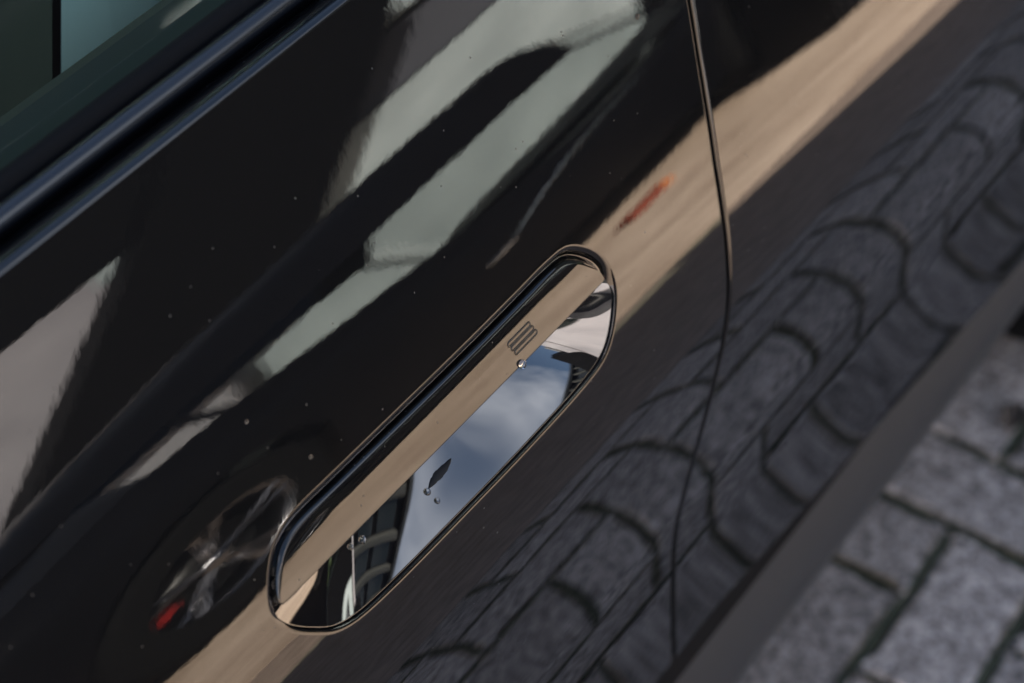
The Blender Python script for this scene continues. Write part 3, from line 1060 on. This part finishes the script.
# resample along u for smoothness
uu = np.linspace(.75, 2.8, 40)
P = np.stack([np.stack([np.interp(uu, roof_u, P[:, j, c]) for c in range(3)], -1) for j in range(P.shape[1])], 1)
grid_obj('roof', P, 'coupe', coupe)
for s_ in (1, -1):
    P = []
    for u in np.linspace(.92, 2.95, 30):
        y0, z0 = cside(u, 1, .2)
        uz = min(u, 2.78)
        zt = float(np.interp(uz, roof_u, win_z)) - max(0, u - 2.78) * 1.3
        yt = float(np.interp(uz, roof_u, roof_y)) + max(0, u - 2.78) * .5 + .03
        P.append([(U0 + u, CYM + s_ * (y0 - .04 + (yt - y0 + .04) * t), z0 - .01 + (zt - z0 + .012) * t) for t in np.linspace(0, 1, 8)])
    grid_obj('side_window', P, 'glass_clear', coupe)
    for ub in (1.22,):
        y0, z0 = cside(ub, 1, .2)
        zt = float(np.interp(ub, roof_u, win_z)); yt = float(np.interp(ub, roof_u, roof_y)) + .03
        v = []
        for du in (-.010, .010):
            for t_, o_ in ((0, .01), (1, .01), (1, -.03), (0, -.03)):
                v.append((U0 + ub + du - .02 * t_, CYM + s_ * (y0 - .04 + (yt - y0 + .04) * t_ + o_), z0 - .01 + (zt - z0 + .01) * t_))
        mesh_obj('door_pillar', v, [(0, 1, 2, 3), (7, 6, 5, 4), (0, 4, 5, 1), (1, 5, 6, 2), (2, 6, 7, 3), (3, 7, 4, 0)], 'coupe', coupe)
    # windscreen pillar
    a = Vector((U0 + 2.76, CYM + s_ * .62, 1.06)); b = Vector((U0 + 3.15, CYM + s_ * .80, .62))
    v = []
    for p in (a, b):
        for dx, dz in ((-.018, 0), (0, .015), (.018, 0), (0, -.015)):
            v.append((p.x + dx, p.y, p.z + dz))
    mesh_obj('front_pillar', v, grid_faces(2, 4, closed=True) + [(0, 1, 2, 3), (7, 6, 5, 4)], 'coupe', coupe)
    grid_obj('headlight', [[(U0 + 4.02 + .13 * math.cos(a_) * q, CYM + s_ * (.66 + .09 * q * math.sin(a_)), .66 + .07 * (1 - q) + .05 * q * math.sin(a_)) for a_ in np.linspace(0, 2 * math.pi, 20)] for q in np.linspace(1, .02, 6)], 'lamp_lens', coupe)
    # bright sill trim line of the window
    P = []
    for u in np.linspace(.95, 2.6, 30):
        y0, z0 = cside(u, 1, .2)
        P.append([(U0 + u, CYM + s_ * (y0 - .03 + dy), z0 + dz) for dy, dz in ((0.006, -.006), (.008, .002), (0.002, .006))])
    # added strip imitating a highlight on door and front wing, and a chrome pull
    tu = np.array([2.00, 2.08, 2.16, 2.30, 2.50, 2.72]); tz = np.array([.475, .515, .545, .575, .585, .575])
    P = []
    for u, z_ in zip(np.linspace(2.0, 2.72, 24), np.interp(np.linspace(2.0, 2.72, 24), tu, tz)):
        h_ = .004 + .010 * math.sin(math.pi * (u - 1.98) / .76)
        zt_ = cbelt(u)
        y0 = cside(u, (z_ - .2) / (zt_ - .2), .2)[0]
        P.append([(U0 + u, CYM + s_ * (y0 + dy), z_ + dz) for dy, dz in ((-.004, h_), (.006, h_ * .6), (.008, -h_ * .4), (-.004, -h_))])
    grid_obj('highlight_strip', P, 'highlight_metal', coupe)
    y0 = cside(1.93, .45, .2)[0]
    box('door_pull', U0 + 1.87, U0 + 1.98, CYM + s_ * (y0 + .012) - .008, CYM + s_ * (y0 + .012) + .008, .445, .475, 'chrome', coupe, .006)
    for wx in (.95, 3.40):
        wheel(coupe, U0 + wx, CYM + s_ * .80, .335, s_, 'caliper', rim_scale=.86)
P = [[(U0 + 2.82 + .42 * q, CYM + k * (.60 + .20 * q), 1.445 - (.80) * q - (.35 + .0 * q) * abs(k) ** 3 * (1 - q)) for k in np.linspace(-1, 1, 20)] for q in np.linspace(0, 1, 12)]
grid_obj('windscreen', P, 'glass_clear', coupe)
box('underbody', U0 + .2, U0 + 4.2, CYM - .62, CYM + .62, .13, .42, 'dark', coupe)
box('tail_lamp_bar', U0 - .13, U0 + .02, CYM - .55, CYM + .55, .60, .64, 'tail_lens', coupe)
box('seat', U0 + 1.5, U0 + 1.68, CYM + .14, CYM + .58, .4, .78, 'interior', coupe, .04)
box('seat', U0 + 1.5, U0 + 1.68, CYM - .58, CYM - .14, .4, .78, 'interior', coupe, .04)
box('dashboard', U0 + 2.8, U0 + 3.1, CYM - .7, CYM + .7, .40, .60, 'interior', coupe, .04)
coupe.rotation_euler = (0, 0, CROT)

# ------------------------------------------------------------------ building behind the coupe
BY = -9.0
bld = empty('rendered_building', (9, BY - 3, 0), 'pale grey-green rendered building mirrored in the upper door panel', 'building')
def wall_with_holes(name, x0, x1, z0, z1, holes, y_front, thick, material, parent):
    xs = sorted({x0, x1, *[h[0] for h in holes], *[h[1] for h in holes]})
    zs = sorted({z0, z1, *[h[2] for h in holes], *[h[3] for h in holes]})
    v, f = [], []
    for i in range(len(xs) - 1):
        for j in range(len(zs) - 1):
            cx, cz = (xs[i] + xs[i + 1]) / 2, (zs[j] + zs[j + 1]) / 2
            if any(h[0] < cx < h[1] and h[2] < cz < h[3] for h in holes):
                continue
            box_mesh((v, f), xs[i], xs[i + 1], y_front - thick, y_front, zs[j], zs[j + 1])
    return mesh_obj(name, v, f, material, parent)
def window(x0, x1, z0, z1, pane, nmull, parent, transom=None):
    fr = ([], [])
    d = .07
    yf = BY - .12
    box_mesh(fr, x0, x0 + d, yf - .08, yf, z0, z1); box_mesh(fr, x1 - d, x1, yf - .08, yf, z0, z1)
    box_mesh(fr, x0 + d, x1 - d, yf - .08, yf, z0, z0 + d); box_mesh(fr, x0 + d, x1 - d, yf - .08, yf, z1 - d, z1)
    st = (x1 - x0) / (nmull + 1)
    for k in range(1, nmull + 1):
        box_mesh(fr, x0 + k * st - .03, x0 + k * st + .03, yf - .075, yf - .003, z0 + d, z1 - d)
    w = mesh_obj('window', *fr, 'frame', parent)
    for k in range(nmull + 1):
        a, b = x0 + k * st + .035, x0 + (k + 1) * st - .035
        v, f = box_mesh(([], []), a, b, yf - .055, yf - .04, z0 + .06, z1 - .06)
        mesh_obj('pane', v, f, pane, w)
holesA = [(7.3, 9.4, 3.0, 4.15)]
wall_with_holes('wall', 5.5, 9.75, 0, 4.75, holesA, BY, .25, 'wall', bld)
for h in (holesA[0],): window(*h, 'window_slate', 0, bld)
holesB = [(2.4, 3.5, .9, 2.3), (-.2, 1.4, .9, 2.3), (-3, -1.4, .9, 2.3), (-2.6, -1.0, 2.8, 3.7)]
wall_with_holes('wall', -6, 5.495, 0, 3.945, holesB, BY, .25, 'wall_white', bld)
for h in holesB: window(*h, 'window_dark', 1, bld)
# dark slanted slab on posts, added to darken the mirrored facade
def prism(name, poly, y0, y1, material, parent):
    n_ = len(poly)
    v = [(x, y0, z) for x, z in poly] + [(x, y1, z) for x, z in poly]
    f = [tuple(range(n_)), tuple(range(2 * n_ - 1, n_ - 1, -1))] + [(i, i + n_, (i + 1) % n_ + n_, (i + 1) % n_) for i in range(n_)]
    return mesh_obj(name, v, f, material, parent)
prism('added_dark_slab', [(3.75, 1.62), (5.75, 1.62), (8.15, 4.45), (8.15, 5.3), (6.85, 5.3)], BY + .02, BY + .55, 'cladding_dark', bld)
for px_ in (4.1, 5.4):
    box('added_slab_post', px_ - .06, px_ + .06, BY + .2, BY + .32, -.002, 1.618, 'frame', bld)
box('parapet', -6.1, 3.898, BY - .3, BY + .06, 3.947, 4.5, 'wall_white', bld)
prism('mansard', [(3.9, 3.95), (6.2, 3.95), (7.2, 5.6), (3.9, 5.6)], BY - .8, BY + .018, 'cladding_dark', bld)
box('added_dark_bay', 9.752, 11.6, BY - .3, BY + .1, 0, 4.75, 'cladding_dark', bld)  # dark section added to dim the pale streak mirrored in the pocket
box('cornice', 8.16, 11.6, BY - .25, BY + .12, 4.752, 4.95, 'wall_white', bld)
box('roof', 3.0, 11.6, BY - 6, BY - .81, 4.953, 5.1, 'roofing', bld)
box('rear_wall', -6, 11.6, BY - 6.2, BY - 6.003, 0, 5.0, 'wall', bld)

# ------------------------------------------------------------------ dark office block at the far end of the yard
ob = empty('office_block', (16, -8, 0), 'tall dark office block with pale piers mirrored in the handle pocket', 'building')
OH = 11.6
box('facade', 12.0, 21, -22.5, 6.0, -.05, OH, 'cladding_dark', ob)
for k in range(17):
    y_ = -22.3 + k * 1.72
    box('pier', 11.75, 11.998, y_, y_ + .30, -.05, OH - .2, 'pier', ob)
    if k == 16:
        continue
    for j in range(4):
        z_ = .5 + j * 2.75
        w = box('window', 11.93, 11.998, y_ + .38, y_ + 1.64, z_, z_ + 2.1, 'frame', ob)
        box('pane', 11.90, 11.928, y_ + .44, y_ + 1.58, z_ + .06, z_ + 2.04, 'window_dark', w)
box('parapet', 11.7, 21.2, -22.7, 6.2, OH + .002, OH + .3, 'frame', ob)

# ------------------------------------------------------------------ long black planter added to cover the coupe's front wheel in reflection
pl = empty('added_planter', (4.4, -2.2, 0), 'added long black planter trough mirrored above the tan strip right of the shut line', 'planter')
pl_v, pl_f = box_mesh(([], []), 3.42, 5.6, -2.52, -2.14, .03, .70)
b_ = mesh_obj('trough', pl_v, pl_f, 'cladding_dark', pl)
bv_ = b_.modifiers.new('bevel', 'BEVEL'); bv_.width = .012; bv_.segments = 2
for x_ in (3.6, 4.5, 5.4):
    box('foot', x_ - .08, x_ + .08, -2.48, -2.18, -.003, .029, 'frame', pl)
hv, hf = [], []
rr_ = random.Random(3)
for k in range(1500):
    c = Vector((rr_.uniform(3.47, 5.55), rr_.uniform(-2.50, -2.16), .70 + rr_.random() ** 1.3 * .22))
    d1 = Vector((rr_.gauss(0, 1), rr_.gauss(0, 1), rr_.gauss(0, 1))).normalized() * .030
    d2 = d1.cross(Vector((rr_.gauss(0, 1), rr_.gauss(0, 1), rr_.gauss(0, 1)))).normalized() * .013
    b0 = len(hv)
    hv += [c - d1, c + d2, c + d1, c - d2]
    hf.append((b0, b0 + 1, b0 + 2, b0 + 3))
hd = mesh_obj('foliage', hv, hf, 'foliage', pl)
hd['kind'] = 'stuff'
pl.rotation_euler = (0, 0, math.radians(14))

# ------------------------------------------------------------------ small things
# red-orange marker lying in front of the coupe's sill
stop = empty('wheel_stop', (2.80, -2.64, 0), 'small orange wheel stop with pale end mirrored beside the tan yard strip', 'wheel stop')
P = []
prof = [(-.06, 0), (-.045, .055), (-.03, .07), (.03, .07), (.045, .055), (.06, 0)]
xs_ = [-.10, -.097, .05, .053]
for i, x in enumerate(xs_):
    k = .6 if i in (0, 3) else 1
    P.append([(2.80 + x, -2.64 + .7 * y * k, -.002 + .7 * z * k) for y, z in prof])
grid_obj('body', P, 'orange', stop, smooth=False)
P = [[(2.80 + x, -2.64 + .7 * y * k, -.002 + .7 * z * k) for y, z in prof] for x, k in ((.054, 1.0), (.085, 1.0), (.088, .6))]
grid_obj('end_cap', P, 'orange_band', stop, smooth=False)

# curled brown leaf on the pavers
P = []
for u in np.linspace(0, 1, 9):
    w = .013 * math.sin(math.pi * (u * .94 + .03)) ** .8
    P.append([(1.010 + .042 * (u - .5) + .006 * k * k, .016 + w * k + .008 * (u - .5), .0035 + .006 * abs(k) ** 1.5 + .004 * math.sin(u * 5)) for k in np.linspace(-1, 1, 7)])
lf = grid_obj('dry_leaf', P, 'leaf', None)
so = lf.modifiers.new('thickness', 'SOLIDIFY'); so.thickness = .0008
tag(lf, 'blurred brown dry leaf lying on a paver at the right edge', 'leaf')


def droplet(p, n, r, label, flat=.55):
    n = Vector(n).normalized()
    q = n.to_track_quat('Z', 'Y').to_matrix()
    v, f = [], []
    rows_ = 6
    for i in range(rows_):
        a = math.pi / 2 * i / (rows_ - 1)
        for j in range(14):
            b = 2 * math.pi * j / 14
            w = 1 + .12 * math.sin(b + 1)
            v.append(Vector(p) + q @ Vector((r * w * math.cos(a) * math.cos(b), r * math.cos(a) * math.sin(b), r * flat * math.sin(a) - r * .05)))
    f = grid_faces(rows_, 14, closed=True)
    f.append(tuple(range(13, -1, -1)))
    o = mesh_obj('water_droplet', v, f, 'water', None, smooth=True)
    tag(o, label, 'droplet', 'water droplets on the car')
    return o


DROPS = [(.2085, .9548, .0016, 'droplet on the upper door panel beside the shut line near the top edge'),
         (-.104, .9415, .0011, 'droplet on the black door panel up and left of the handle'),
         (-.0823, .911, .0012, 'droplet on the black door panel just above the handle rim')]
for x, z, r, lab in DROPS:
    droplet(S(x, z), side_n(np.array(x), np.array(z)), r, lab)

WET = [((-.0169, .0033, .8391), (.05, -.51, .86), .0019, 'left droplet of the pair in the middle of the blue handle pocket'),
       ((-.0164, -.0019, .8359), (.04, -.50, .86), .0016, 'right droplet of the pair in the middle of the blue handle pocket'),
       ((-.0696, .0072, .8483), (.17, -.69, .70), .0017, 'droplet near the bar in the dark left end of the handle pocket'),
       ((-.0618, .0065, .8460), (.14, -.66, .74), .0021, 'larger droplet in the dark left end of the handle pocket')]
for p, n, r, lab in WET:
    droplet(p, n, r, lab, .8)
droplet(S(.0525, .8672), side_n(np.array(.0525), np.array(.8672)), .0023, 'dark droplet hanging on the lower edge of the handle below the mark', .9)

# dark feathered mark above the droplet pair
from mathutils.bvhtree import BVHTree
bv = BVHTree.FromPolygons([v.co.copy() for v in pocket.data.vertices], [tuple(p.vertices) for p in pocket.data.polygons])
wn = Vector((.04, -.5, .86)).normalized()
wu = Vector((1, .12, .0)); wu = (wu - wu.dot(wn) * wn).normalized()
wv = wn.cross(wu)
wc = Vector((-.0045, .0050, .8395))
rw = random.Random(5)
v, f = [], []
nu, nv_ = 22, 7
for i in range(nu):
    u = i / (nu - 1)
    hw = .0021 * math.sin(math.pi * min(1, u * .97 + .02)) ** .8 * (1 + .12 * rw.uniform(-1, 1))
    for j in range(nv_):
        k = j / (nv_ - 1) * 2 - 1
        q = wc + wu * ((u - .5) * .021) + wv * (hw * k + .0003 * math.sin(u * 6))
        h = bv.ray_cast(q + wn * .02, -wn)
        pt = h[0] if h[0] is not None else q
        v.append(pt + wn * (.00004 + .00022 * (1 - k * k)))
f = grid_faces(nu, nv_)
M['pocket_mark'] = mat('dull_dark_surface', (.006, .006, .007), .45, ior=1.3)
sm_o = mesh_obj('dark_mark', v, f, 'pocket_mark', None, smooth=True)
tag(sm_o, 'dark feathered mark above the droplet pair in the handle pocket', 'stain')
